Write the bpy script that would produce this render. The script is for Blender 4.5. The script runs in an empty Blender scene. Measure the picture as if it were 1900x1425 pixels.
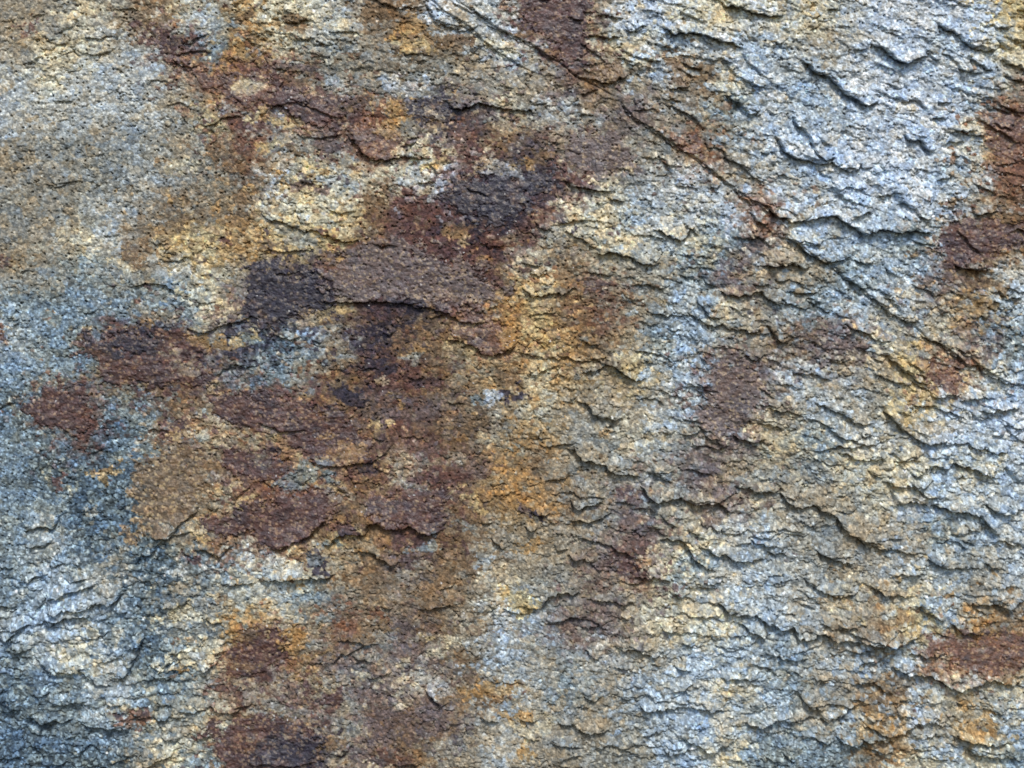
import bpy, math
import numpy as np

# ------------------------------------------------------------------ camera, sky, sun, exposure
S = 0.00016                      # metres for one unit of the rock face's own survey grid (1900 x 1425 units = 0.30 x 0.23 m)
FW, FH = 1900.0, 1425.0
ZC = 0.45                        # height of the middle of the view above the foot of the rock
scene = bpy.context.scene
cam_data = bpy.data.cameras.new("camera")
cam = bpy.data.objects.new("camera", cam_data)
scene.collection.objects.link(cam)
cam_data.sensor_width = 36.0
cam_data.lens = 50.0
DIST = FW * S / 2 / (18.0 / 50.0)
cam.location = (0, -DIST, ZC)
cam.rotation_euler = (math.radians(90), 0, 0)
cam_data.clip_start = 0.01
cam_data.clip_end = 100.0
scene.camera = cam

SUN_EL, SUN_AZ = 50.0, 12.0      # degrees; azimuth measured from straight in front of the face towards the right
world = bpy.data.worlds.new("World")
scene.world = world
world.use_nodes = True
wn = world.node_tree.nodes
wl = world.node_tree.links
wn.clear()
sky = wn.new("ShaderNodeTexSky")
sky.sky_type = 'NISHITA'
sky.sun_disc = False
sky.sun_elevation = math.radians(SUN_EL)
sky.sun_rotation = math.radians(180.0 - SUN_AZ)
bg = wn.new("ShaderNodeBackground")
bg.inputs[1].default_value = 0.085
wo = wn.new("ShaderNodeOutputWorld")
wl.new(sky.outputs[0], bg.inputs[0])
wl.new(bg.outputs[0], wo.inputs[0])

sun_data = bpy.data.lights.new("sun", 'SUN')
sun_data.energy = 1.5
sun_data.angle = math.radians(14.0)
sun_data.color = (1.0, 0.97, 0.92)
sun = bpy.data.objects.new("sun", sun_data)
scene.collection.objects.link(sun)
sun.rotation_euler = (math.radians(90.0 - SUN_EL), 0, math.radians(SUN_AZ))
vs = scene.view_settings
vs.view_transform = 'Standard'
vs.look = 'None'
vs.exposure = 0.85
vs.gamma = 1.0
vs.use_curve_mapping = False
scene.cycles.max_bounces = 6

# ------------------------------------------------------------------ noise helpers (numpy)
rng = np.random.default_rng(7)
PERM = rng.permutation(1024).astype(np.int32)
PERM2 = np.concatenate([PERM, PERM])
ANG = rng.uniform(0, 2 * np.pi, 1024)
GX, GY = np.cos(ANG).astype(np.float32), np.sin(ANG).astype(np.float32)
RA, RB, RC, RD = [rng.random(1024).astype(np.float32) for _ in range(4)]


def hsh(ix, iy, seed=0):
    return PERM2[(PERM2[(ix + seed * 131) & 1023] + iy + seed * 57) & 1023]


def perlin(x, y, seed=0):
    x0 = np.floor(x)
    y0 = np.floor(y)
    fx = (x - x0).astype(np.float32)
    fy = (y - y0).astype(np.float32)
    ix = x0.astype(np.int32)
    iy = y0.astype(np.int32)
    ux = fx * fx * fx * (fx * (fx * 6 - 15) + 10)
    uy = fy * fy * fy * (fy * (fy * 6 - 15) + 10)
    out = []
    for dy in (0, 1):
        row = []
        for dx in (0, 1):
            h = hsh(ix + dx, iy + dy, seed)
            row.append(GX[h] * (fx - dx) + GY[h] * (fy - dy))
        out.append(row[0] + ux * (row[1] - row[0]))
    return 1.5 * (out[0] + uy * (out[1] - out[0]))


def fbm(x, y, octv=4, seed=0, gain=0.5):
    t = np.zeros(np.broadcast(x, y).shape, np.float32)
    a, f, n = 1.0, 1.0, 0.0
    for o in range(octv):
        t += a * perlin(x * f + 17.3 * o, y * f - 9.1 * o, seed + o)
        n += a
        a *= gain
        f *= 2.03
    return t / n


def worley(x, y, seed=0, jit=0.9):
    """nearest and second nearest distance in cell units and the id of the nearest cell"""
    ix = np.floor(x).astype(np.int32)
    iy = np.floor(y).astype(np.int32)
    f1 = np.full(x.shape, 9.0, np.float32)
    f2 = np.full(x.shape, 9.0, np.float32)
    cid = np.zeros(x.shape, np.int32)
    for dy in (-1, 0, 1):
        for dx in (-1, 0, 1):
            cx, cy = ix + dx, iy + dy
            h = hsh(cx, cy, seed)
            px = cx + 0.5 + jit * (RA[h] - 0.5)
            py = cy + 0.5 + jit * (RB[h] - 0.5)
            d = np.sqrt((x - px) ** 2 + (y - py) ** 2).astype(np.float32)
            near = d < f1
            f2 = np.where(near, f1, np.minimum(f2, d))
            cid = np.where(near, h, cid)
            f1 = np.where(near, d, f1)
    return f1, f2, cid


def scale_cells(x, y, seed=0):
    """offset down the face from the middle of the nearest cell, and the id of that cell"""
    ix = np.floor(x).astype(np.int32)
    iy = np.floor(y).astype(np.int32)
    f1 = np.full(x.shape, 9.0, np.float32)
    off = np.zeros(x.shape, np.float32)
    cid = np.zeros(x.shape, np.int32)
    for dy in (-1, 0, 1):
        for dx in (-1, 0, 1):
            cx, cy = ix + dx, iy + dy
            h = hsh(cx, cy, seed)
            ox = x - (cx + 0.5 + RA[h] - 0.5)
            oy = y - (cy + 0.5 + RB[h] - 0.5)
            d = (ox * ox + oy * oy).astype(np.float32)
            near = d < f1
            f1 = np.where(near, d, f1)
            off = np.where(near, oy, off)
            cid = np.where(near, h, cid)
    return off.astype(np.float32), cid


def sstep(a, b, x):
    t = np.clip((x - a) / (b - a), 0, 1)
    return t * t * (3 - 2 * t)


# ------------------------------------------------------------------ survey of the rock face, in sixteen panels
OX = [0, 480, 960, 1420]
OY = [0, 360, 720, 1065]
K = 480.0 / 1900.0


def pts(tile, s):
    c, r = tile
    return np.array([[OX[c] + float(p.split(',')[0]) * K, OY[r] + float(p.split(',')[1]) * K] for p in s.split()])


# mineral colour of the face, one letter for each 60-unit patch
PAL = {
    'W': (178, 186, 193), 'L': (154, 166, 174), 'G': (165, 168, 164), 'C': (190, 180, 152), 'Y': (184, 162, 116),
    'O': (154, 122, 80), 'T': (139, 131, 115), 'B': (112, 92, 70), 'R': (108, 76, 60), 'M': (82, 58, 54),
    'K': (46, 42, 52), 'S': (116, 129, 134), 'D': (82, 97, 107), 'U': (130, 131, 124), 'V': (98, 84, 80),
}
MAP = {
    (0, 0): "TTCTBCGO TCCGGMSO GCGGGTRM GGGGGTYM TUUUUTUR TTUUGTUB",
    (1, 0): "CCGBBWGG CUUTBTTW MBUTUUTT GMMROKVC TUURCCMB WYGCCWMK",
    (2, 0): "MMTWWCCW GMCCLGWL TVBTWBCW TGTVTTSW VTVTURTL KMCTGWTG",
    (3, 0): "CCGWWWWY LTGWWLWC GLWWWWLT LLLWWWGR WWWWWWCR GLWWWLGR",
    (0, 1): "UTUGTBTB TTCGBYYO TUSUTGCT SSSSSSCV LSSMKMTK SSSBMMVS",
    (1, 1): "CCCBMMKK YYYBMMMM KKMMMMMB KKBMKBRO DLTKBBYR STBMMBTO",
    (2, 1): "MCCLGGWR TTCCGCSV CBTTUSVT YBRTULCT YOBTSLTT COTYGLMV",
    (3, 1): "GWWLWWTB CLLLSLMB TTSLLVBG LSLGGTOL BVVCTCVS LGTTYRCL",
    (0, 2): "DRMSSBTM SSMDSRCT SDDDSTBM SSDDDTTY SGDDDTBR SLSTDDSL",
    (1, 2): "MMBVVVBT YMMBMBBT MYMBCMVO RMBBMMBO RBOBMBBT CCTBVBBT",
    (2, 2): "CTTTGLVT OTUCGUVC BTTGUVTU OBUVUTVC TTTVTCGL TTVMCSGL",
    (3, 2): "TGGUYLWW CSGGTWLW TUCCCLCL TTUCWLGL GUTTTSLG UUTGLGUG",
    (0, 3): "SLLGDTUC LLLSDUUO SLCGDSCR DSSGSSTM DSSLSUCB DDDDTCSM",
    (1, 3): "GSTBTBTC CTRTVBTW MOVUVTTL TTUVCVBL LMUVVVTG KKTVBTTG",
    (2, 3): "UTTTCGGL LVVTCCCL TUGTGLLL GSTLLGCL TTTULLGL TTUULLCS",
    (3, 3): "GGCTCLTG LTTBYLOB SGLLLRRB STTBLCGC GTLOWTOL SSSBCLCS",
}

# broken lips of the flakes: (panel, relief, line); the raised stone lies to the left of travel
LEDGES = []


def ledge(c, r, *items):
    for a, s in items:
        LEDGES.append((a, pts((c, r), s)))


ledge(0, 0, (4, "330,290 420,320 530,300"), (5, "570,370 720,410 800,350 870,320"), (6, "1320,300 1400,310 1470,265 1560,215"),
      (4, "780,75 880,60 980,45 1050,70"), (4, "340,1370 450,1350 600,1335"), (3, "1200,770 1300,750 1420,790"),
      (4, "1450,890 1520,920 1650,860 1800,850"), (4, "370,720 420,750 520,740 560,700"))
ledge(1, 0, (7, "130,180 180,150 270,160 340,145 440,150"), (6, "470,260 530,240 620,235 700,230 800,255"), (6, "390,320 450,310 530,300 560,280"),
      (4, "1250,0 1350,70 1450,130 1550,200 1680,330 1800,410 1900,480"), (5, "1380,-30 1430,0 1530,60 1620,110 1720,190 1820,240 1900,290 1990,320 2060,370 2130,420 2220,465"),
      (5, "1040,360 1120,390 1200,380 1310,405"), (9, "1380,770 1480,790 1560,770 1620,745 1700,770 1800,800 1900,795 1980,800 2050,860"),
      (6, "90,790 150,745 210,800 260,860 310,900"), (4, "280,980 340,1000 450,1005 560,985 640,970"),
      (9, "640,970 720,1050 760,1100 830,1150 950,1160 1060,1140 1170,1150 1290,1140"), (4, "1230,1180 1300,1240 1330,1300"), (4, "1150,1330 1230,1330 1310,1320"))
ledge(2, 0, (6, "470,250 560,240 640,270 760,265"), (9, "1040,190 1100,210 1150,240 1280,230 1400,245 1500,290 1600,330 1680,350"),
      (11, "1500,10 1600,40 1700,70 1740,90 1820,110 1890,100 1960,130"), (6, "500,570 580,590 690,600 770,560 820,530"), (4, "800,420 830,460 870,480"),
      (5, "1090,660 1150,650 1270,620"), (5, "1200,440 1300,490 1380,500"),
      (3, "720,710 790,790 850,860 950,920 1030,970 1100,1030 1200,1100 1280,1140 1400,1230 1500,1310 1600,1390 1700,1480 1780,1520"),
      (7, "1500,690 1560,710 1640,760 1720,820 1800,850"), (8, "330,1320 400,1350 470,1350 540,1370 620,1400 700,1390"), (4, "1060,1190 1100,1210 1140,1230"),
      (3, "1770,1100 1850,1120"), (4, "1400,1380 1440,1370 1500,1360"), (4, "780,210 850,215 930,205"))
ledge(3, 0, (12, "250,440 330,470 390,540 480,570 530,620 600,690 680,730 760,760 840,770"), (11, "740,310 850,340 910,380 960,430 1030,440 1110,410 1220,400"),
      (10, "1250,140 1310,200 1400,230 1440,270 1510,340 1600,370 1690,350"), (7, "1480,370 1500,430 1560,450 1620,490 1680,500"), (5, "1400,490 1480,510 1600,530"),
      (4, "620,370 680,360 750,340"), (8, "180,820 230,900 300,970 340,1050 370,1110 430,1150 520,1130"),
      (9, "60,980 130,1080 190,1130 280,1160 400,1180 490,1180 540,1220 620,1250 680,1210 700,1170"), (10, "1010,960 1060,1020 1140,1030 1200,1090 1260,1110"),
      (6, "1260,1060 1330,1030 1470,1030"), (6, "1370,940 1450,950 1560,945"), (5, "1180,860 1270,850 1340,880"), (4, "440,50 500,50 560,60"),
      (4, "960,740 1100,730 1160,770 1200,830"), (6, "780,1400 850,1410 960,1400 1020,1420"), (4, "1240,1310 1300,1300 1380,1290"),
      (6, "1700,410 1770,460 1850,465 1900,500"), (5, "1830,60 1900,75 1980,80"), (4, "1700,180 1740,195 1790,190"))
ledge(0, 1, (5, "1100,350 1180,360 1260,350"), (6, "1160,480 1220,500 1290,500 1350,460 1440,490"), (6, "960,700 1040,655 1120,640 1230,660 1300,720 1360,760"),
      (3, "1430,780 1520,790 1570,760"), (3, "740,300 800,310 880,295"), (5, "1340,970 1450,990 1520,1000 1620,950 1740,930 1850,930"), (6, "1560,1350 1640,1290 1740,1240 1850,1260 1900,1270"))
ledge(1, 1, (8, "0,100 60,160 130,190 220,200 270,240 340,260 440,245 480,290 560,310 640,325 780,320"), (4, "500,90 580,130 680,120 760,100"),
      (4, "0,400 120,410 280,410 420,400"), (5, "820,350 900,370 1040,365"),
      (7, "440,810 560,780 660,790 800,780 850,790 960,780 1060,810 1180,825 1290,835 1380,870 1480,910 1600,940 1710,940"),
      (7, "1350,1060 1450,1060 1560,1100 1640,1150 1720,1170 1820,1150 1900,1100"), (3, "1210,930 1300,890 1400,890"), (4, "900,1010 950,1040 1010,1000"),
      (3, "1080,1340 1160,1360 1240,1330"), (4, "100,1010 250,1060 350,1030"))
ledge(2, 1, (6, "120,190 170,240 230,250 280,230"), (6, "640,0 720,30 800,50"), (9, "560,430 680,410 760,430 840,440 880,490 960,500 1010,500 1060,480"),
      (7, "980,270 1060,260 1110,310 1210,330 1260,250 1320,220"), (6, "0,650 70,690 120,740 180,725 320,725 440,690"),
      (9, "1460,680 1530,710 1620,720 1690,710 1780,690 1840,760 1900,790 1960,840"), (6, "1330,700 1350,800 1430,880 1500,920"), (4, "960,870 1040,860 1100,880 1140,850"),
      (8, "460,1300 560,1290 640,1230 740,1270 830,1330 880,1360 960,1350"), (3, "1330,1180 1380,1220 1390,1290"), (4, "1640,1170 1740,1210 1820,1150"),
      (7, "1820,930 1880,1000 1930,1060 1980,1130"), (4, "300,210 380,200 440,170"), (6, "1780,50 1850,80 1900,120"), (6, "1690,100 1760,180 1850,230"))
ledge(3, 1, (13, "0,80 60,120 120,160 180,190 230,170 320,160 400,145 520,140 560,180 620,210 680,250 730,270 830,245 920,255 1010,270 1080,240 1150,265 1250,270"),
      (8, "940,50 1020,45 1090,90 1120,150 1190,170 1240,170"), (5, "600,170 680,140 740,120 800,130"), (9, "200,320 260,370 340,440 420,490 500,480 560,460 650,470"),
      (7, "0,490 60,520 180,500 270,525 350,520"), (7, "540,590 600,620 680,670 760,740 840,800 910,870 980,910 1070,930 1150,930"),
      (7, "590,930 660,980 740,1000 830,990"), (10, "870,1170 950,1220 1020,1290 1100,1360 1200,1400"),
      (7, "1120,1000 1180,1060 1260,1070 1320,1110 1400,1180 1460,1240 1560,1250 1640,1310 1750,1370 1850,1420"), (9, "1380,490 1450,530 1550,550 1650,540"),
      (7, "1500,90 1530,130 1650,120 1700,110"), (6, "1640,690 1720,710 1750,760 1820,760 1900,750"), (5, "1660,770 1700,785 1740,780"), (4, "870,540 910,570 960,600"),
      (5, "640,470 720,500 780,510"), (4, "770,1200 850,1220 890,1180"), (5, "1380,1260 1440,1280 1480,1250"), (4, "40,610 110,620 180,600"))
ledge(0, 2, (7, "160,1030 220,1020 300,1010 390,1020 420,960 450,900"), (6, "170,1130 230,1160 300,1150 390,1110"), (5, "1410,1170 1500,1170 1600,1200 1640,1200 1670,1160 1740,1160"),
      (4, "1120,1090 1220,1080 1340,1050 1440,1030"), (6, "130,1400 230,1390 280,1340"), (4, "1690,870 1740,780 1870,690"))
ledge(1, 2, (5, "0,240 80,270 180,310 290,300 370,310"), (5, "340,520 440,550 560,570 640,560 740,545 830,545 920,480 980,400"),
      (6, "60,1180 180,1150 280,1110 380,1060 450,1000 500,940"),
      (10, "440,1130 520,1120 590,1070 680,1060 770,1060 820,980 870,980 950,1020 1040,1030 1110,990 1180,1040 1260,1060 1340,1050"),
      (7, "680,1220 740,1190 840,1200 900,1240 980,1280 1060,1280"), (8, "130,1400 250,1390 340,1380 480,1380 580,1340"), (3, "0,670 80,720 140,740"),
      (3, "1000,380 1100,360 1250,370"), (4, "1360,100 1450,110 1550,100"), (5, "1700,1090 1760,1140 1810,1190"), (4, "1630,980 1670,990 1720,970"))
ledge(2, 2, (7, "430,80 510,100 550,160 590,200 680,215 800,220"), (6, "1050,310 1100,330 1150,310"), (5, "1200,330 1270,330 1340,300"),
      (8, "1560,320 1620,350 1700,360 1770,370 1840,350"), (4, "1380,420 1470,430 1560,400"), (8, "340,430 420,440 480,500 560,530 650,560 700,610 820,620 920,650"),
      (10, "900,690 960,770 1040,820 1120,800 1220,810 1300,830 1400,820 1500,840 1560,900 1620,910"), (8, "380,800 430,850 500,840 560,840 640,800"),
      (6, "370,950 450,950 540,965 620,920 700,900"), (5, "930,600 1000,620 1080,650 1150,690"), (5, "1200,590 1280,580 1350,600 1440,620"),
      (7, "1680,690 1740,740 1820,755 1900,740 1960,730"), (9, "1300,1110 1380,1160 1450,1190 1540,1200 1640,1240 1750,1240 1820,1240"),
      (5, "1240,1020 1320,1060 1370,1100"), (7, "1680,1090 1760,1120 1850,1140 1900,1160"),
      (9, "1030,1100 1100,1080 1200,1100 1260,1170 1290,1220 1350,1280 1420,1310 1480,1340"), (5, "100,900 150,920 250,900"), (5, "50,1000 100,1040 160,1020"),
      (6, "360,1200 420,1250 480,1240 500,1190"), (4, "280,1190 340,1160 380,1170"), (6, "920,1370 1000,1350 1080,1390 1160,1390"), (4, "1340,970 1380,985 1420,990"))
ledge(3, 2, (8, "340,80 430,120 520,150 600,200 650,230 720,240 800,250"), (6, "0,130 100,150 200,170 280,200"),
      (11, "880,130 940,220 1000,290 1080,350 1180,390 1260,370 1340,370"), (9, "1180,0 1220,40 1330,40 1450,20"), (7, "1400,80 1500,60 1600,40 1700,60"),
      (9, "1550,150 1650,160 1720,140 1800,130 1880,130"), (6, "1060,100 1150,110 1220,110 1290,150 1400,180 1470,210"),
      (7, "1280,400 1380,390 1480,370 1530,430 1600,430 1680,460 1800,450"), (6, "490,460 580,470 640,510 720,520 800,500 900,510"), (5, "940,510 1040,515 1140,510"),
      (10, "1050,590 1100,610 1150,580 1230,550 1320,570 1380,530 1440,550 1530,580 1620,620 1680,690"), (7, "1040,640 1100,690 1180,680 1240,650"),
      (9, "850,660 920,670 1000,680 1070,700 1150,740 1200,780 1280,820"),
      (11, "900,840 940,850 1000,820 1060,810 1120,830 1220,840 1330,860 1460,900 1560,920 1620,970 1670,1030 1720,1090"), (10, "1600,830 1680,880 1800,910 1880,890"),
      (7, "1640,1120 1720,1110 1800,1130 1900,1140"), (10, "100,740 180,840 260,860 350,840 430,890 520,940 580,1010 650,1060 720,1120 830,1160 940,1160"),
      (5, "820,1180 900,1160 1040,1180 1160,1190"), (8, "350,1170 430,1200 510,1240 590,1270 660,1290"), (8, "1160,1240 1260,1270 1320,1300 1420,1300 1480,1290"),
      (6, "1600,1260 1680,1300 1750,1320"), (6, "0,1190 80,1200 160,1190"), (6, "870,1380 950,1350 1080,1340 1150,1370"), (6, "270,1380 340,1400 400,1410"))
ledge(0, 3, (6, "-60,200 0,200 80,215 140,210"), (8, "350,170 450,130 520,90 620,70 740,60"), (10, "350,260 480,230 560,240 650,230 700,190 780,190 830,205 880,140 930,100"),
      (9, "310,350 370,360 450,330 510,290 600,290 690,270"), (6, "830,240 890,255 950,265"), (8, "-40,480 0,470 60,460 140,400 230,330"),
      (8, "50,540 100,560 200,530 270,500"), (9, "850,790 900,740 940,690 970,620 1010,530 1060,460 1090,420"), (6, "400,650 500,680 620,700 700,770 850,800"),
      (6, "270,570 340,640 400,700 520,690"), (6, "240,860 300,870 380,830"), (5, "360,950 480,930 560,910 680,890"), (9, "150,1040 300,1060 400,1060 560,1040"),
      (10, "590,1095 720,1100 800,1095 880,1110 990,1110"), (5, "1100,740 1180,740 1260,750 1330,790"), (5, "1440,690 1540,670 1620,600"), (6, "1540,930 1620,1000 1720,990 1790,950"),
      (4, "1330,990 1430,1000 1500,960"), (7, "1640,70 1720,50 1850,45 1900,40"), (5, "1480,300 1560,330 1650,330"), (5, "1190,1170 1290,1195 1340,1160"), (4, "780,900 850,940 930,920"))
ledge(1, 3, (7, "0,40 120,30 340,10"), (5, "560,490 660,480 760,490 850,540"), (4, "870,230 950,240 1000,240"), (6, "1220,820 1270,880 1340,950 1400,940"),
      (4, "570,1360 640,1290 700,1240"), (6, "980,1390 1080,1380 1200,1380"), (5, "1620,1030 1700,1060 1780,1080"), (6, "1800,240 1900,275 1980,280"))
ledge(2, 3, (9, "0,210 80,220 150,240 200,180 250,140 310,120 390,130 480,140"), (6, "490,170 600,180 700,180 780,200 870,200"), (5, "1110,100 1170,130 1220,180"),
      (11, "1450,180 1500,200 1560,250 1640,260 1740,265 1800,310 1900,360"), (8, "1620,310 1660,360 1720,400 1820,430 1870,410"), (4, "1060,370 1100,385 1150,390"),
      (5, "1200,480 1260,510 1300,510"), (9, "700,510 770,540 850,520 900,550 970,580 1060,570"), (4, "520,540 560,600 620,630"), (6, "1480,740 1560,740 1620,730 1700,750 1780,760"),
      (8, "880,930 950,970 1060,960 1150,950 1230,940 1300,960 1400,970 1480,970 1540,1000"), (9, "1640,1070 1700,1090 1780,1110 1850,1070 1900,1040"),
      (7, "280,1070 340,1090 400,1070 450,1100 530,1130 620,1130 700,1130"), (5, "0,1060 80,1060 160,1060"), (8, "1150,1170 1250,1190 1330,1240 1400,1280 1450,1280 1540,1240 1630,1180"),
      (4, "920,1180 980,1150 1060,1150"), (6, "1050,1260 1120,1300 1180,1290 1260,1280"), (5, "220,1220 360,1240 480,1250"), (4, "20,1160 80,1190 160,1210"),
      (5, "490,880 560,910 620,880"), (5, "1120,830 1200,820 1250,790"))
ledge(3, 3, (9, "320,40 400,90 480,120 560,150 640,120 700,90"), (9, "740,80 820,90 880,130 960,130 1080,150"), (9, "1090,200 1160,230 1230,290 1320,330"),
      (11, "1460,210 1560,200 1680,205 1740,220 1790,240 1850,190 1900,160 1960,150"), (7, "1340,320 1430,400 1520,420 1600,410"),
      (13, "-60,320 0,340 60,350 110,380 170,380 210,370 240,440 300,480 350,440 370,410 420,430 510,460 640,460 760,450 800,480 900,480 980,470 1120,440"),
      (6, "40,560 120,590 230,610 330,600"), (8, "560,540 700,540 860,510 1000,520"),
      (11, "910,640 980,690 1050,710 1170,705 1260,740 1340,790 1420,830 1490,800 1580,780 1660,750 1740,770 1820,780 1880,810"), (6, "1100,560 1200,570 1310,575"),
      (7, "620,780 700,790 780,770 850,830 950,880"), (7, "240,850 300,920 380,980 440,1000"), (8, "-40,1110 0,1090 60,1060 160,1050 260,1030 380,1030"),
      (8, "360,1040 450,1060 540,1030 600,990 640,1010"), (9, "700,1050 780,1110 860,1140 920,1150 1000,1160 1040,1110 1100,1070 1200,1060 1320,1100"),
      (10, "500,1180 570,1210 660,1250 700,1210 800,1190 930,1200 990,1180"), (6, "360,1190 430,1210 500,1210"), (7, "1360,1160 1450,1190 1560,1200 1640,1210 1740,1215 1820,1210"),
      (9, "1440,1250 1540,1290 1640,1330 1730,1340 1810,1320 1900,1380"), (5, "1640,1010 1700,1005 1750,1020"), (5, "120,1290 170,1340 220,1370"))

# stains and iron crusts with an outline of their own: (letter, thickness, edge softness, outline)
PATCH = []


def patch(letter, h, soft, s, tile=None):
    if tile is None:
        p = np.array([[float(q.split(',')[0]), float(q.split(',')[1])] for q in s.split()])
    else:
        p = pts(tile, s)
    PATCH.append((letter, h, soft, p))


patch('B', 1.5, 7, "240,880 260,850 340,830 380,860 380,950 340,960 310,985 240,1000 255,950 245,910")
patch('M', 2.5, 5, "45,755 75,720 115,705 150,715 165,745 160,790 130,805 95,790 65,772")
patch('M', 2.5, 5, "590,1070 700,1030 1000,1050 1250,1010 1350,1000 1520,1130 1430,1200 1500,1300 1560,1350 1400,1390 1150,1400 800,1400 740,1310 690,1200 600,1150", (0, 1))
patch('K', 0.5, 8, "640,1055 800,1075 1000,1080 1160,1100 1100,1190 900,1170 720,1125", (0, 1))
patch('M', 3.0, 6, "378,738 440,728 520,735 590,750 640,770 700,820 680,855 600,862 570,850 520,800 470,795 430,780 400,765")
patch('M', 2.5, 6, "395,845 450,830 510,830 525,865 520,895 470,890 430,880")
patch('M', 3.5, 5, "420,960 450,940 500,925 540,915 600,905 640,912 620,945 600,975 560,1000 495,1018 475,990 440,985 370,985 380,965")
patch('M', 3.0, 9, "850,800 1100,750 1380,760 1370,850 1340,900 1350,1050 1250,1060 1100,990 950,1010 880,990 900,920 830,900", (1, 2))
patch('K', 2.5, 10, "465,490 500,485 530,500 580,505 620,540 600,570 560,580 520,605 480,615 460,580")
patch('V', 2.5, 14, "590,500 640,470 690,440 760,450 830,470 900,500 930,540 900,580 860,570 800,560 740,560 680,555 620,545")
patch('R', 2.5, 8, "860,560 910,570 940,600 945,650 915,655 880,640 850,600")
patch('K', 2.5, 14, "820,350 880,320 940,320 1000,320 1040,325 1030,350 980,370 960,400 920,420 880,400 830,390")
patch('M', 2.0, 9, "245,40 290,50 330,80 350,110 310,125 290,95")
patch('R', 2.5, 9, "330,125 400,140 430,125 480,135 540,160 560,185 520,190 500,190 460,200 420,170 370,150")
patch('M', 2.5, 10, "500,150 560,160 640,185 625,225 580,230 545,215 510,190")
patch('R', 2.5, 8, "545,245 640,235 690,225 745,235 745,260 700,290 680,285 640,245 600,255")
patch('K', 2.0, 9, "745,190 830,172 832,215 785,228 750,218")
patch('M', 2.5, 8, "950,-20 1060,-20 1100,20 1075,60 1085,100 1060,120 1035,90 1010,60 985,40 960,20")
patch('M', 3.0, 4, "445,1175 470,1160 525,1163 530,1190 510,1230 470,1252 430,1250 428,1230")
patch('M', 2.5, 8, "390,1345 440,1330 520,1330 560,1350 595,1370 590,1400 560,1445 440,1445 400,1390")
patch('K', 0.5, 9, "470,1380 520,1362 580,1365 596,1385 575,1405 500,1410")
patch('V', 2.0, 12, "1300,690 1340,650 1400,690 1415,720 1395,760 1350,790 1310,800 1290,770 1320,730")
patch('M', 2.0, 12, "1760,400 1850,410 1920,430 1870,460 1800,470 1760,490 1740,460")
patch('R', 2.0, 10, "1850,210 1920,190 1920,300 1860,290 1830,270")
patch('R', 2.5, 9, "1720,1175 1800,1180 1920,1160 1920,1220 1840,1235 1760,1215 1720,1200")
patch('V', 2.0, 14, "1045,245 1130,250 1180,310 1110,320 1050,290")
patch('M', 1.5, 4, "105,870 125,880 122,915 112,915")
patch('M', 1.5, 5, "1150,330 1270,220 1340,260 1400,340 1380,400 1200,380", (0, 2))
patch('M', 1.2, 4, "245,712 265,712 267,738 250,738")
patch('R', 1.2, 5, "-10,468 12,478 10,490 -10,494")
patch('R', 1.2, 5, "-10,588 14,606 10,630 -10,632")
patch('R', 1.5, 4, "40,50 66,48 68,66 44,68")
patch('M', 1.5, 6, "575,1280 632,1283 622,1304 580,1299")
patch('M', 2.0, 5, "740,1240 850,1230 870,1330 800,1380 720,1330", (2, 2))
patch('M', 1.5, 5, "750,760 830,735 845,790 760,810", (2, 2))
patch('R', 1.5, 6, "470,600 560,610 640,585 660,660 560,700 470,690", (2, 1))
patch('B', 1.5, 5, "500,500 780,460 810,530 700,590 520,560", (2, 0))
patch('B', 1.2, 7, "1110,400 1200,430 1280,500 1240,590 1130,560", (2, 0))
patch('R', 1.5, 5, "1150,1060 1330,1030 1345,1110 1240,1130", (2, 0))
patch('K', 0.3, 7, "960,790 1180,830 1190,880 1050,880", (1, 1))
patch('K', 0.5, 7, "780,960 900,950 940,1060 820,1050", (1, 1))
patch('R', 1.5, 8, "1150,1170 1300,1230 1430,1330 1400,1400 1200,1380", (3, 1))
patch('C', 3.0, 5, "1260,560 1550,460 1640,490 1620,600 1530,680 1340,690 1220,650", (0, 3))
patch('B', 1.5, 4, "930,390 1040,370 1050,440 1010,520 930,500", (0, 1))
patch('O', 1.5, 6, "190,420 330,380 340,560 260,620 180,600", (1, 3))
patch('O', 1.0, 9, "1650,300 1800,290 1780,440 1700,500 1620,420", (0, 3))
patch('O', 1.0, 9, "925,590 960,585 975,640 950,660 930,630")
patch('O', 1.0, 10, "700,205 745,195 750,235 720,250 705,230")
patch('W', 0.0, 8, "900,590 1000,560 1100,620 1220,590 1250,680 1080,700 900,670", (1, 0))
patch('L', 0.0, 10, "1160,650 1280,640 1330,800 1290,1000 1200,1180 1130,1100 1180,900 1120,780", (2, 1))
patch('W', 0.0, 9, "1520,160 1640,130 1700,220 1560,270 1530,400 1490,330", (2, 1))
patch('W', 0.0, 5, "1640,80 1740,20 1760,90 1690,140", (1, 2))
patch('L', 0.0, 6, "1590,1200 1680,1170 1730,1240 1660,1320 1600,1290", (1, 2))
patch('S', 0.0, 9, "350,540 480,560 520,650 300,760 150,730 200,640", (1, 2))
patch('Y', 0.0, 6, "980,1120 1100,1110 1160,1250 1060,1300 1000,1230", (3, 1))

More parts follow.
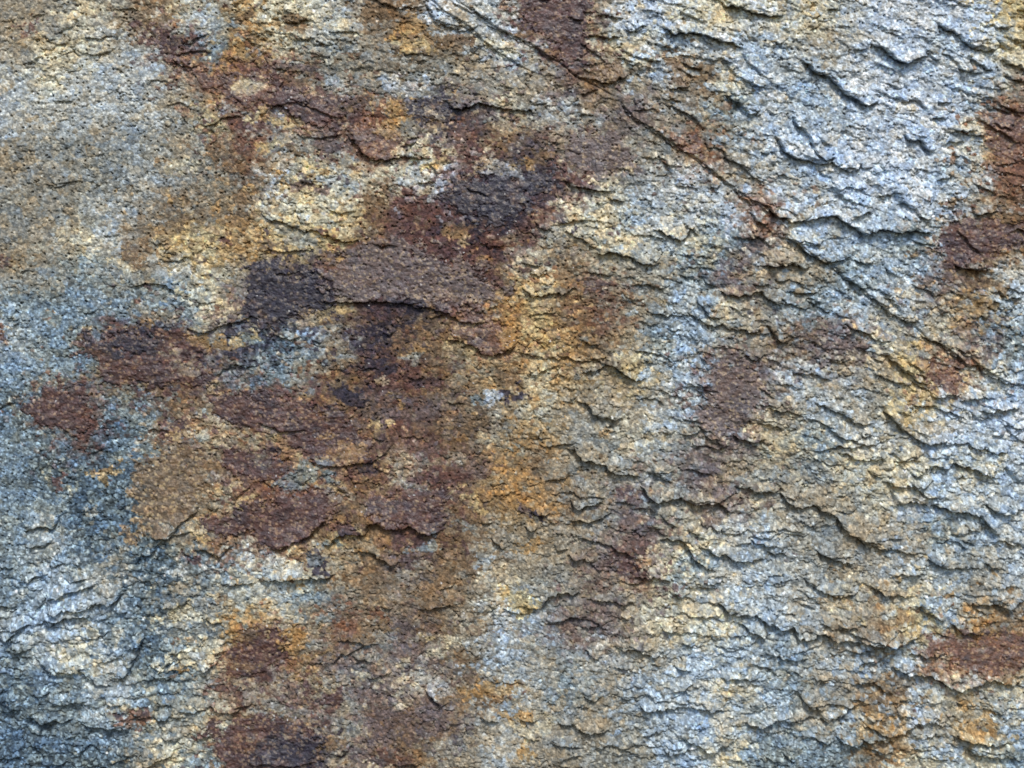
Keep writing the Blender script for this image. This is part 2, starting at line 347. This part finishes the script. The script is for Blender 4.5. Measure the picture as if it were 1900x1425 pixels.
# small ragged blotches: bare stone showing through the iron, and iron spots on the stone around it
br = np.random.default_rng(41)
for k in range(300):
    cx, cy = br.uniform(160, 1000), br.uniform(20, 1440)
    if cx < 420 and (cy < 560 or (cx < 330 and cy > 740)) and br.random() < 0.85:
        continue
    iron = 430 < cy < 1040
    letter = br.choice(list('CYOTSKMBTU')) if iron else br.choice(list('BRVTOCYBG'))
    sz = 6 + 20 * br.random() ** 2
    th = np.linspace(0, 2 * np.pi, 8)[:-1]
    rr = sz * br.uniform(0.6, 1.3, 7)
    ex, ey = 1.9 * rr * np.cos(th), 0.75 * rr * np.sin(th)
    tl = br.normal(0.18, 0.3)
    PATCH.insert(0 if k % 3 else len(PATCH), (str(letter), 0.0, 3.5, np.stack([cx + ex * math.cos(tl) - ey * math.sin(tl), cy + ex * math.sin(tl) + ey * math.cos(tl)], 1)))

# ------------------------------------------------------------------ grid: fine over the view, coarser towards the rest of the block
STEP = 1.6
NB = 60


def axis(n_units):
    core = np.arange(-12, n_units + 12 + STEP, STEP)
    g = STEP * np.cumsum(1.068 ** np.arange(1, NB + 1))
    return np.concatenate([core[0] - g[::-1], core, core[-1] + g])


AU, AV = axis(FW), axis(FH)
nu, nv = len(AU), len(AV)
U, V = np.meshgrid(AU, AV)
U = U.astype(np.float32)
V = V.astype(np.float32)
du = np.gradient(AU)[None, :]
dv = np.gradient(AV)[:, None]
cell = np.maximum(du, dv)
fine = np.clip(1.6 / (cell / STEP) - 0.6, 0, 1).astype(np.float32)   # fades detail the coarse border cannot carry


def lin(c):
    c = np.asarray(c, float) / 255.0
    return np.where(c <= 0.04045, c / 12.92, ((c + 0.055) / 1.055) ** 2.4)


LINPAL = {k: lin(v) for k, v in PAL.items()}

# warped coordinates give every outline its crumbly edge
w1 = fbm(U / 46, V / 46, 3, 11)
w2 = fbm(U / 46, V / 46, 3, 15)
w3 = fbm(U / 11, V / 11, 2, 19)
w4 = fbm(U / 11, V / 11, 2, 23)

# mineral colour: splat the lettered patches on a 20-unit raster, then look it up through the warp
px, py, pc, ps, pl = [], [], [], [], []
for (c, r), rows in MAP.items():
    for j, row in enumerate(rows.split()):
        for i, ch in enumerate(row):
            px.append(OX[c] + (i + 0.5) * 60)
            py.append(OY[r] + (j + 0.5) * 60)
            pc.append(LINPAL[ch])
            ps.append({'D': 1.0, 'S': 0.55, 'K': 0.2, 'L': 0.25, 'U': 0.2}.get(ch, 0.0))
            pl.append({'C': 1.0, 'Y': 1.0, 'W': 0.7, 'O': 0.8, 'L': 0.4, 'T': 0.3}.get(ch, 0.0))
px, py, pc = np.array(px), np.array(py), np.array(pc)
RX = np.arange(-20, FW + 41, 20.0)
RY = np.arange(-20, FH + 41, 20.0)
rx, ry = np.meshgrid(RX, RY)
acc = np.zeros(rx.shape + (5,))
wsum = np.zeros(rx.shape)
lpc = np.concatenate([np.log(pc), np.array(ps)[:, None], np.array(pl)[:, None]], 1)
for a, b, c in zip(px, py, lpc):
    w = np.exp(-((rx - a) ** 2 + (ry - b) ** 2) / (2 * 21.0 ** 2)) + 1e-12
    acc += w[..., None] * c
    wsum += w
ras = acc / wsum[..., None]
slate_map = ras[..., 3:]        # share of dark slate grains, and of crusty lumps
ras = ras[..., :3]


def lookup(img, u, v):
    x = np.clip((u - RX[0]) / 20.0, 0, len(RX) - 1.001)
    y = np.clip((v - RY[0]) / 20.0, 0, len(RY) - 1.001)
    x0 = x.astype(int)
    y0 = y.astype(int)
    fx = (x - x0)[..., None]
    fy = (y - y0)[..., None]
    return ((img[y0, x0] * (1 - fx) + img[y0, x0 + 1] * fx) * (1 - fy) + (img[y0 + 1, x0] * (1 - fx) + img[y0 + 1, x0 + 1] * fx) * fy)


f1l, f2l, cl = worley((U + 5 * w3) / 24, (V + 5 * w4) / 19, 3)
f1g, f2g, cg = worley((U + 2.5 * w4) / 8.0, (V + 2.5 * w3) / 7.0, 5)
g1, g2, cs = worley(U / 4.2, V / 4.0, 8)
w5 = fbm(U / 24, V / 20, 4, 27, 0.65)
w6 = fbm(U / 24, V / 20, 4, 29, 0.65)
ju, jv = 24 * (RA[cl] - 0.5) + 30 * (RC[cg] - 0.5), 20 * (RB[cl] - 0.5) + 30 * (RD[cg] - 0.5)
col = lookup(ras, U + 30 * w1 + 34 * w5 + ju, V + 26 * w2 + 30 * w6 + jv)      # log albedo
slate, lumpy = np.moveaxis(lookup(slate_map, U + 30 * w1 + 34 * w5, V + 26 * w2 + 30 * w6), -1, 0)
w7 = fbm(U / 52, V / 34, 5, 33, 0.62)
w8 = fbm(U / 52, V / 34, 5, 37, 0.62)
other = lookup(ras, U + 130 * w7 + ju, V + 110 * w8 + jv)                       # neighbouring minerals in ragged islands
isle = sstep(0.02, 0.16, fbm(U / 58, V / 36, 5, 39, 0.62) + 0.10 * (RA[cg] - 0.5))
col = col + (0.8 * isle)[..., None] * (other - col)
far = lookup(ras, U + 190 * (RD[cl] - 0.5) + 90 * (RA[cg] - 0.5), V + 150 * (RC[cl] - 0.5) + 90 * (RB[cg] - 0.5))
col = col + (0.65 * (RC[cg] > 0.66))[..., None] * (far - col)                    # stray grains from further off
# iron content drives where the surface is crust rather than bare grain
height = np.zeros(U.shape, np.float32)
crust = np.zeros(U.shape, np.float32)
label = np.zeros(U.shape, np.int32)
PARTNAME = {0: 'rock_body'}


def box(p, pad):
    a = np.searchsorted(AU, p[:, 0].min() - pad)
    b = np.searchsorted(AU, p[:, 0].max() + pad)
    c = np.searchsorted(AV, p[:, 1].min() - pad)
    d = np.searchsorted(AV, p[:, 1].max() + pad)
    return slice(c, d), slice(a, b)


def nearest(p, x, y):
    """signed distance to a polyline (positive left of travel), and the fraction along it"""
    seg = np.diff(p, axis=0)
    ln = np.hypot(seg[:, 0], seg[:, 1])
    cum = np.concatenate([[0], np.cumsum(ln)])
    best = np.full(x.shape, 1e9, np.float32)
    sgn = np.ones(x.shape, np.float32)
    tt = np.zeros(x.shape, np.float32)
    for k in range(len(seg)):
        ax, ay = p[k]
        sx, sy = seg[k]
        t = np.clip(((x - ax) * sx + (y - ay) * sy) / (ln[k] ** 2 + 1e-9), 0, 1)
        ex, ey = x - (ax + t * sx), y - (ay + t * sy)
        d = np.hypot(ex, ey)
        m = d < best
        best = np.where(m, d, best)
        sgn = np.where(m, np.where(sx * ey - sy * ex < 0, 1.0, -1.0), sgn)
        tt = np.where(m, (cum[k] + t * ln[k]) / cum[-1], tt)
    return best * sgn, tt, cum[-1]


# ---- many short broken edges between the long ones, small ones most often
fr = np.random.default_rng(23)
tries = 0
while tries < 620:
    tries += 1
    cx, cy = fr.uniform(-20, FW + 20), fr.uniform(-20, FH + 20)
    dens = 0.16 + 0.84 * float(sstep(880, 1300, cx)) + 0.7 * float(sstep(480, 300, cx) * sstep(980, 1060, cy)) + 0.45 * float(sstep(230, 120, cy) * sstep(200, 420, cx))
    if fr.random() > dens:
        continue
    size = min(1.0, 0.22 / (0.2 + fr.random()))
    ln = 24 + 150 * size * fr.random()
    ang = (0.28 * float(sstep(900, 1400, cx) * sstep(1150, 350, cy)) + 0.12 * float(sstep(900, 1300, cx)) - 0.18 * float(sstep(500, 300, cx))) + fr.normal(0, 0.24)
    k = max(3, int(ln / 13))
    t = np.linspace(-0.5, 0.5, k)
    bow = fr.normal(0, 0.16) * ln * (0.25 - t * t) * 2 + fr.normal(0, 2.4, k)
    LEDGES.append((1.2 + 4.2 * size * fr.random(), np.stack([cx + t * ln * math.cos(ang) - bow * math.sin(ang), cy + t * ln * math.sin(ang) + bow * math.cos(ang)], 1)))

# ---- ledges
for n, (a, p) in enumerate(LEDGES):
    L = 10 + 2.0 * a
    cx, cy = p.mean(0)
    weak = 1 - 0.45 * float(sstep(1050, 850, cx) * sstep(1050, 900, cy))     # thin skins only on the iron-stained part
    sl = box(p, 2.6 * L)
    jit = 1.0 if a > 5 else 0.8
    x = U[sl] + jit * (7 * w1[sl] + 5.0 * w3[sl])
    y = V[sl] + jit * (7 * w2[sl] + 5.0 * w4[sl])
    d, t, tot = nearest(p, x, y)
    tap = min(0.3, 18.0 / tot + 0.03)
    taper = sstep(0, tap, t) * sstep(0, tap, 1 - t)
    ea = (0.72 * a + 3.4) * 1.25 * weak * taper * (0.9 + 0.5 * w1[sl])
    lift = np.where(d > 0, np.exp(-np.maximum(d, 0) / L) * (0.86 + 0.14 * sstep(0, 5, d)), 0.86 * sstep(-2.6, 0, d))
    under = np.where(d < 0, -1.7 * sstep(-1.2, -3.4, d) * np.exp(np.minimum(d, 0) / (2.6 + 0.26 * a)), 0)
    height[sl] += ea * (lift + under)
    if a >= 8:
        m = (d > -1.5) & (d < 0.75 * L) & (taper > 0.35)
        label[sl] = np.where(m, 1000 + n, label[sl])
        PARTNAME[1000 + n] = 'stone_flake'

# ---- joints that cross the face
CRACKS = [
    (7.5, 2.3, [(828, -12), (866, 12), (890, 28), (914, 47), (940, 61), (960, 72), (983, 81), (1000, 93), (1018, 106), (1040, 118), (1066, 140), (1105, 160), (1142, 179)]),
    (6, 1.9, [(1142, 179), (1160, 200), (1175, 217), (1200, 232), (1220, 245), (1238, 260), (1263, 278), (1285, 288), (1314, 311), (1340, 331), (1366, 352), (1392, 368), (1420, 381), (1440, 402), (1458, 424), (1473, 441)]),
    (6, 1.9, [(1473, 441), (1493, 459), (1510, 474), (1530, 490), (1556, 509), (1590, 528), (1612, 546), (1632, 562), (1650, 580), (1670, 591), (1704, 612), (1722, 630), (1752, 642), (1774, 658), (1790, 674), (1816, 676), (1850, 698), (1880, 712), (1915, 728)]),
    (6, 2.2, [(790, -10), (822, 18), (846, 33), (872, 50), (904, 83), (935, 104), (962, 122), (1000, 140)]),
    (5, 2.0, [(84, 347), (113, 341), (151, 337)]),
    (5, 2.0, [(1640, 496), (1652, 504), (1664, 514)]),
]
for dep, wid, p in CRACKS:
    p = np.array(p, float)
    sl = box(p, 30)
    d, t, tot = nearest(p, U[sl] + 2.2 * w5[sl] + 1.6 * w3[sl], V[sl] + 2.2 * w6[sl] + 1.6 * w4[sl])
    tap = sstep(0, 0.05, t) * sstep(0, 0.05, 1 - t)
    g = np.exp(-(d / (0.85 * wid * (0.75 + 0.5 * w1[sl] + 0.5 * RA[cl[sl]]))) ** 2) * np.clip(0.85 + 0.8 * w1[sl], 0.5, 1.1)
    height[sl] += tap * (-dep * g + 1.2 * sstep(-1, 2, d) * np.exp(-np.abs(d) / 14))

# ---- stains and crusts
for n, (letter, h, soft, p) in enumerate(PATCH):
    q = np.vstack([p, p[:1]])
    sl = box(p, 50)
    x = U[sl] + 18 * w1[sl] + 22 * w5[sl]
    y = V[sl] + 14 * w2[sl] + 16 * w6[sl]
    d, _, _ = nearest(q, x, y)
    inside = np.zeros(x.shape, bool)
    for k in range(len(p)):
        (x1, y1), (x2, y2) = q[k], q[k + 1]
        if y1 != y2:
            inside ^= ((y1 > y) != (y2 > y)) & (x < (x2 - x1) * (y - y1) / (y2 - y1) + x1)
    sd = np.where(inside, np.abs(d), -np.abs(d))
    sd = sd + (13 + 1.8 * soft) * w6[sl] + 20 * w7[sl] + (4 + 0.5 * soft) * w4[sl] + (8 + 0.6 * soft) * (RA[cg[sl]] - 0.5) + 5 * (RB[cs[sl]] - 0.5)
    sd = sd + 0.9 * np.clip(height[sl], -8, 8)          # the stains stop at the broken lips
    m = sstep(-0.6 * soft, 0.6 * soft, sd)
    if letter in 'MKR':                                  # ochre fringe where the iron bleeds out
        fr = sstep(-26, -4, sd) * (1 - m) * 0.42 * sstep(-0.1, 0.35, w8[sl] + 0.4 * w3[sl])
        col[sl] += fr[..., None] * (np.log(LINPAL['O']) - col[sl])
    m = m * (0.88 if h > 0 else 0.75) * (0.35 + 0.65 * sstep(-0.5, 0.0, w7[sl] + 0.5 * w3[sl] + 0.016 * np.clip(sd, 0, 16)))
    tone = np.broadcast_to(np.log(LINPAL[letter]), col[sl].shape)
    if letter in 'MKR':                                 # thick and thin iron: purple-black, red-brown and ochre inside one crust
        q1 = sstep(-0.1, 0.5, w7[sl] + 0.35 * w5[sl])[..., None]
        q2 = sstep(0.05, 0.5, w8[sl] + 0.35 * w6[sl])[..., None]
        q3 = sstep(0.18, 0.42, fbm(U[sl] / 30, V[sl] / 18, 4, 93, 0.6) + 0.1 * (RA[cg[sl]] - 0.5))[..., None]
        tone = tone + 0.55 * q1 * (np.log(LINPAL['K']) - tone)
        tone = tone + 0.6 * q2 * (np.log(LINPAL['R' if letter != 'R' else 'M']) - tone)
        tone = tone + 0.55 * q3 * (np.log(LINPAL['T']) - tone)
    col[sl] = col[sl] * (1 - m[..., None]) + tone * m[..., None]
    if h > 0:
        e = sstep(-2.5, 3.5, sd)
        height[sl] += 1.3 * h * e
        if letter in 'MKRVB':
            crust[sl] = np.maximum(crust[sl], e * (1.0 if letter in 'MK' else 0.7))
        if h >= 1.2:
            label[sl] = np.where(sd > 0, 2000 + n, label[sl])
            PARTNAME[2000 + n] = {'O': 'ochre_crust', 'C': 'pale_flake', 'B': 'brown_crust'}.get(letter, 'rust_crust')

# ---- swells of the whole face
height += 9 * fbm(U / 420, V / 330, 3, 31) + 3.0 * fbm(U / 120, V / 80, 3, 35)

# ---- small shingled scales between the traced ledges
rt = sstep(900, 1350, U)
bl = sstep(520, 300, U) * sstep(960, 1060, V)
tp = sstep(260, 120, V) * sstep(350, 550, U)
scaly = np.clip(0.18 + 0.35 * lumpy + rt + bl + 0.6 * tp, 0, 1) * (1 - 0.75 * crust)
tilt = 0.45 * sstep(900, 1500, U) * sstep(1250, 300, V) + 0.10 * rt - 0.22 * bl      # the bedding dips to the right up there
for P, amp, seed in ((70.0, 2.6, 41), (38.0, 3.1, 47), (21.0, 2.8, 53)):
    # every cell is one small scale, thickest along its lower lip
    a_, b_ = U + 0.30 * P * w1 + 9 * w5 + 3 * w3, V + 0.30 * P * w2 + 9 * w6 + 3 * w4
    for reg, ang in ((sstep(0.16, 0.24, tilt), 0.32), (1 - sstep(0.16, 0.24, tilt), 0.05)):
        ca, sa = math.cos(ang), math.sin(ang)
        xx, yy = (a_ * ca + b_ * sa) / (1.9 * P), (-a_ * sa + b_ * ca) / (0.62 * P)
        kdy, kc = scale_cells(xx, yy, seed + int(ang * 10))
        saw = np.clip(0.42 + 0.7 * (RC[kc] - 0.5) + 0.85 * kdy, 0, 1.3)
        height += amp * scaly * reg * saw * (0.25 + 0.75 * sstep(-0.3, 0.3, w2)) * fine

# ---- lumps and grains of the stone
lump = np.clip(1 - f1l * f1l * 1.15, -0.4, 1)
height += 4.2 * lump * np.clip(0.15 + 0.45 * scaly + 0.5 * lumpy, 0, 1) * (0.4 + 0.8 * sstep(-0.3, 0.4, w1)) * (1 - 0.7 * crust) * fine
grain = np.sqrt(np.clip(1 - f1g * f1g * 1.1, 0.02, 1))
crumb = 0.35 + 0.9 * sstep(-0.35, 0.45, fbm(U / 70, V / 50, 3, 91))     # crumbly here, smooth broken faces there
height += 2.0 * crumb * grain * (1 - 0.9 * crust) * fine * (0.45 + 0.55 * RC[cg])
seam = 1 - sstep(0.02, 0.20, f2g - f1g)          # open joints between some of the grains
height -= 2.4 * crumb * seam * sstep(0.0, 0.5, fbm(U / 14, V / 12, 2, 63) + 0.12) * (1 - 0.7 * crust) * fine
seam = 1 - sstep(0.02, 0.16, f2l - f1l)          # and between the lumps
height -= (3.0 + 3.0 * lumpy) * crumb * seam * sstep(0.0, 0.4, fbm(U / 30, V / 26, 2, 67) - 0.02) * (1 - 0.8 * crust) * fine
small = np.sqrt(np.clip(1 - g1 * g1 * 1.1, 0.02, 1))
height += 1.1 * small * (1 - 0.6 * crust) * fine * (0.3 + 0.7 * RD[cs])
pit = (RD[cs] > 0.975 - 0.04 * sstep(0.1, 0.5, w7)) & (g1 < 0.5)                # pores where a grain fell out
height -= np.where(pit, 5.5, 0) * (1 - 0.6 * crust) * fine
height += 1.6 * fbm(U / 16, V / 13, 3, 61) + crust * (2.6 * np.abs(fbm(U / 34, V / 20, 4, 97)) + 1.2 * w5)

# ---- colour of single grains: quartz, feldspar, dark mica, iron films
val = 0.42 * (RD[cg] - 0.5) + 0.85 * (RC[cs] - 0.5) + 0.22 * (RA[cl] - 0.5)
val += slate * (0.9 * (RC[cs] - 0.5) + 0.7 * (RA[cg] - 0.5) + 0.25 * w5)
val *= (1 - 0.15 * crust)
col += val[..., None]
warm = 0.34 * (RB[cg] - 0.5) + 0.50 * (RC[cl] - 0.5) + 0.24 * (RB[cs] - 0.5) + 0.30 * fbm(U / 60, V / 45, 3, 71)
warm *= (1 - 0.4 * crust)
col += warm[..., None] * np.array([0.42, 0.08, -0.40])
col += (0.30 * w5 * (0.5 + 0.8 * crust))[..., None] + (crust * 0.35 * w6)[..., None] * np.array([0.6, 0.1, -0.4])
tan = (RC[cs] > 0.86) & (crust > 0.4)               # ochre sand caught in the crusts
col[tan] = 0.55 * col[tan] + 0.45 * np.log(LINPAL['Y'])
pale = (RA[cs] > 0.90) & (crust < 0.4)
col[pale] += 0.28
alb = np.exp(col)
spark = (RA[cs] < 0.02 * sstep(-0.1, 0.5, w1 + 0.4 * w5)) & (g1 < 0.2 + 0.25 * RB[cs])
alb[spark] = alb[spark] * 0.35 + 0.55 * np.array([0.85, 0.82, 0.78])
alb = np.clip(alb * 1.10, 0.012, 0.86)

# ---- the high lips lean out and down a little, so that they overhang their shadows
hh = height - fbm(U / 200, V / 150, 2, 81) * 3
lean = np.clip(height, -20, 40) * 0.36
X = (U - FW / 2) * S
Z = ZC + (FH / 2 - V) * S - lean * S
Y = -height * S
co = np.stack([X, Y, Z], -1).reshape(-1, 3).astype(np.float32)
rgba = np.concatenate([alb, crust[..., None]], -1).reshape(-1, 4).astype(np.float32)


# ------------------------------------------------------------------ materials
def stone_material(name, rough, bump, spec):
    m = bpy.data.materials.new(name)
    m.use_nodes = True
    nt = m.node_tree
    nt.nodes.clear()
    out = nt.nodes.new("ShaderNodeOutputMaterial")
    b = nt.nodes.new("ShaderNodeBsdfPrincipled")
    at = nt.nodes.new("ShaderNodeAttribute")
    at.attribute_name = "mineral"
    tc = nt.nodes.new("ShaderNodeTexCoord")
    n1 = nt.nodes.new("ShaderNodeTexNoise")
    n1.inputs["Scale"].default_value = 1900.0
    n1.inputs["Detail"].default_value = 3.0
    n1.inputs["Roughness"].default_value = 0.7
    nt.links.new(tc.outputs["Object"], n1.inputs["Vector"])
    mr = nt.nodes.new("ShaderNodeMapRange")
    mr.inputs[1].default_value = 0.3
    mr.inputs[2].default_value = 0.7
    mr.inputs[3].default_value = 0.8
    mr.inputs[4].default_value = 1.2
    nt.links.new(n1.outputs["Fac"], mr.inputs[0])
    sp = nt.nodes.new("ShaderNodeTexVoronoi")
    sp.inputs["Scale"].default_value = 2300.0
    nt.links.new(tc.outputs["Object"], sp.inputs["Vector"])
    sep = nt.nodes.new("ShaderNodeSeparateColor")
    nt.links.new(sp.outputs["Color"], sep.inputs[0])
    mr2 = nt.nodes.new("ShaderNodeMapRange")
    mr2.inputs[3].default_value = 0.78
    mr2.inputs[4].default_value = 1.22
    nt.links.new(sep.outputs[0], mr2.inputs[0])
    mu = nt.nodes.new("ShaderNodeMath")
    mu.operation = 'MULTIPLY'
    nt.links.new(mr.outputs[0], mu.inputs[0])
    nt.links.new(mr2.outputs[0], mu.inputs[1])
    mx = nt.nodes.new("ShaderNodeVectorMath")
    mx.operation = 'SCALE'
    nt.links.new(at.outputs["Color"], mx.inputs[0])
    nt.links.new(mu.outputs[0], mx.inputs["Scale"])
    nt.links.new(mx.outputs[0], b.inputs["Base Color"])
    vo = nt.nodes.new("ShaderNodeTexVoronoi")
    vo.inputs["Scale"].default_value = 1500.0
    nt.links.new(tc.outputs["Object"], vo.inputs["Vector"])
    bp = nt.nodes.new("ShaderNodeBump")
    bp.inputs["Strength"].default_value = bump
    bp.inputs["Distance"].default_value = 0.0003
    bp.invert = True
    nt.links.new(vo.outputs["Distance"], bp.inputs["Height"])
    nt.links.new(bp.outputs[0], b.inputs["Normal"])
    b.inputs["Roughness"].default_value = rough
    b.inputs["Specular IOR Level"].default_value = spec
    nt.links.new(b.outputs[0], out.inputs[0])
    return m


MAT = {
    'rock_body': stone_material("weathered_gneiss", 0.88, 0.5, 0.25),
    'stone_flake': stone_material("flaking_gneiss", 0.86, 0.5, 0.25),
    'rust_crust': stone_material("iron_crust", 0.50, 0.35, 0.50),
}
MAT['pale_flake'] = MAT['stone_flake']
MAT['brown_crust'] = MAT['rust_crust']
MAT['ochre_crust'] = MAT['rock_body']


def link_mesh(name, verts, quads, colors, mat, parent):
    me = bpy.data.meshes.new(name)
    nq = len(quads)
    me.vertices.add(len(verts))
    me.vertices.foreach_set("co", verts.ravel())
    me.loops.add(nq * 4)
    me.loops.foreach_set("vertex_index", quads.ravel().astype(np.int32))
    me.polygons.add(nq)
    me.polygons.foreach_set("loop_start", np.arange(0, nq * 4, 4, dtype=np.int32))
    me.polygons.foreach_set("use_smooth", np.ones(nq, bool))
    at = me.attributes.new("mineral", 'FLOAT_COLOR', 'POINT')
    at.data.foreach_set("color", colors.ravel())
    me.materials.append(mat)
    me.update(calc_edges=True)
    ob = bpy.data.objects.new(name, me)
    scene.collection.objects.link(ob)
    ob.parent = parent
    return ob


# ------------------------------------------------------------------ the rock: a block whose front is the surveyed face
rock = bpy.data.objects.new("rock", None)
rock.empty_display_size = 0.05
scene.collection.objects.link(rock)
rock["label"] = "rough grey-blue rock face with flaking scales and rust-brown iron stains"
rock["category"] = "rock"

idx = np.arange(nu * nv).reshape(nv, nu)
quad = np.stack([idx[:-1, :-1], idx[1:, :-1], idx[1:, 1:], idx[:-1, 1:]], -1).reshape(-1, 4)
flab = label[:-1, :-1].ravel()
ids, counts = np.unique(flab, return_counts=True)
for i, c in zip(ids, counts):
    if i and c < 60:
        flab[flab == i] = 0
order = np.argsort(flab, kind='stable')
ids, start = np.unique(flab[order], return_index=True)
ends = np.append(start[1:], len(order))

# sides and back of the block
ring = np.concatenate([idx[0, :], idx[1:, -1], idx[-1, -2::-1], idx[-2:0:-1, 0]])
back = co[ring].copy()
back[:, 1] = 0.16 + 0.012 * np.sin(np.arange(len(ring)) * 0.13)
back[:, 0] *= 0.94
back[:, 2] = ZC + (back[:, 2] - ZC) * 0.94
nb = len(ring)
side = np.stack([np.arange(nb), nb + np.arange(nb), nb + (np.arange(nb) + 1) % nb, (np.arange(nb) + 1) % nb], -1)
centre = np.array([[0, 0.19, ZC]], np.float32)
bk = np.stack([nb + np.arange(nb), np.full(nb, 2 * nb), np.full(nb, 2 * nb), nb + (np.arange(nb) + 1) % nb], -1)

for i, a, b in zip(ids, start, ends):
    q = quad[order[a:b]]
    used, inv = np.unique(q, return_inverse=True)
    q = inv.reshape(-1, 4)
    kind = PARTNAME[int(i)]
    ob = link_mesh(kind, co[used], q, rgba[used], MAT[kind], rock)
    if i >= 2000:
        ob["label"] = {'M': 'dark maroon iron crust', 'K': 'purple-black iron crust', 'R': 'red-brown iron crust', 'V': 'grey-violet iron crust',
                       'B': 'dull brown iron crust', 'O': 'ochre yellow crust', 'C': 'pale cream stone flake'}[PATCH[i - 2000][0]]

sv = np.concatenate([co[ring], back]).astype(np.float32)
sc = np.concatenate([rgba[ring], rgba[ring]]).astype(np.float32)
link_mesh('rock_side', sv, side, sc, MAT['rock_body'], rock)
bm = bpy.data.meshes.new('rock_back')
bm.from_pydata([tuple(v) for v in back] + [(0, 0.19, ZC)], [], [((k + 1) % nb, k, nb) for k in range(nb)])
bat = bm.attributes.new("mineral", 'FLOAT_COLOR', 'POINT')
bat.data.foreach_set("color", np.tile(np.array([0.3, 0.3, 0.28, 0], np.float32), nb + 1))
bm.materials.append(MAT['rock_body'])
bo = bpy.data.objects.new('rock_back', bm)
scene.collection.objects.link(bo)
bo.parent = rock
print("parts", len(ids), "quads", len(quad))
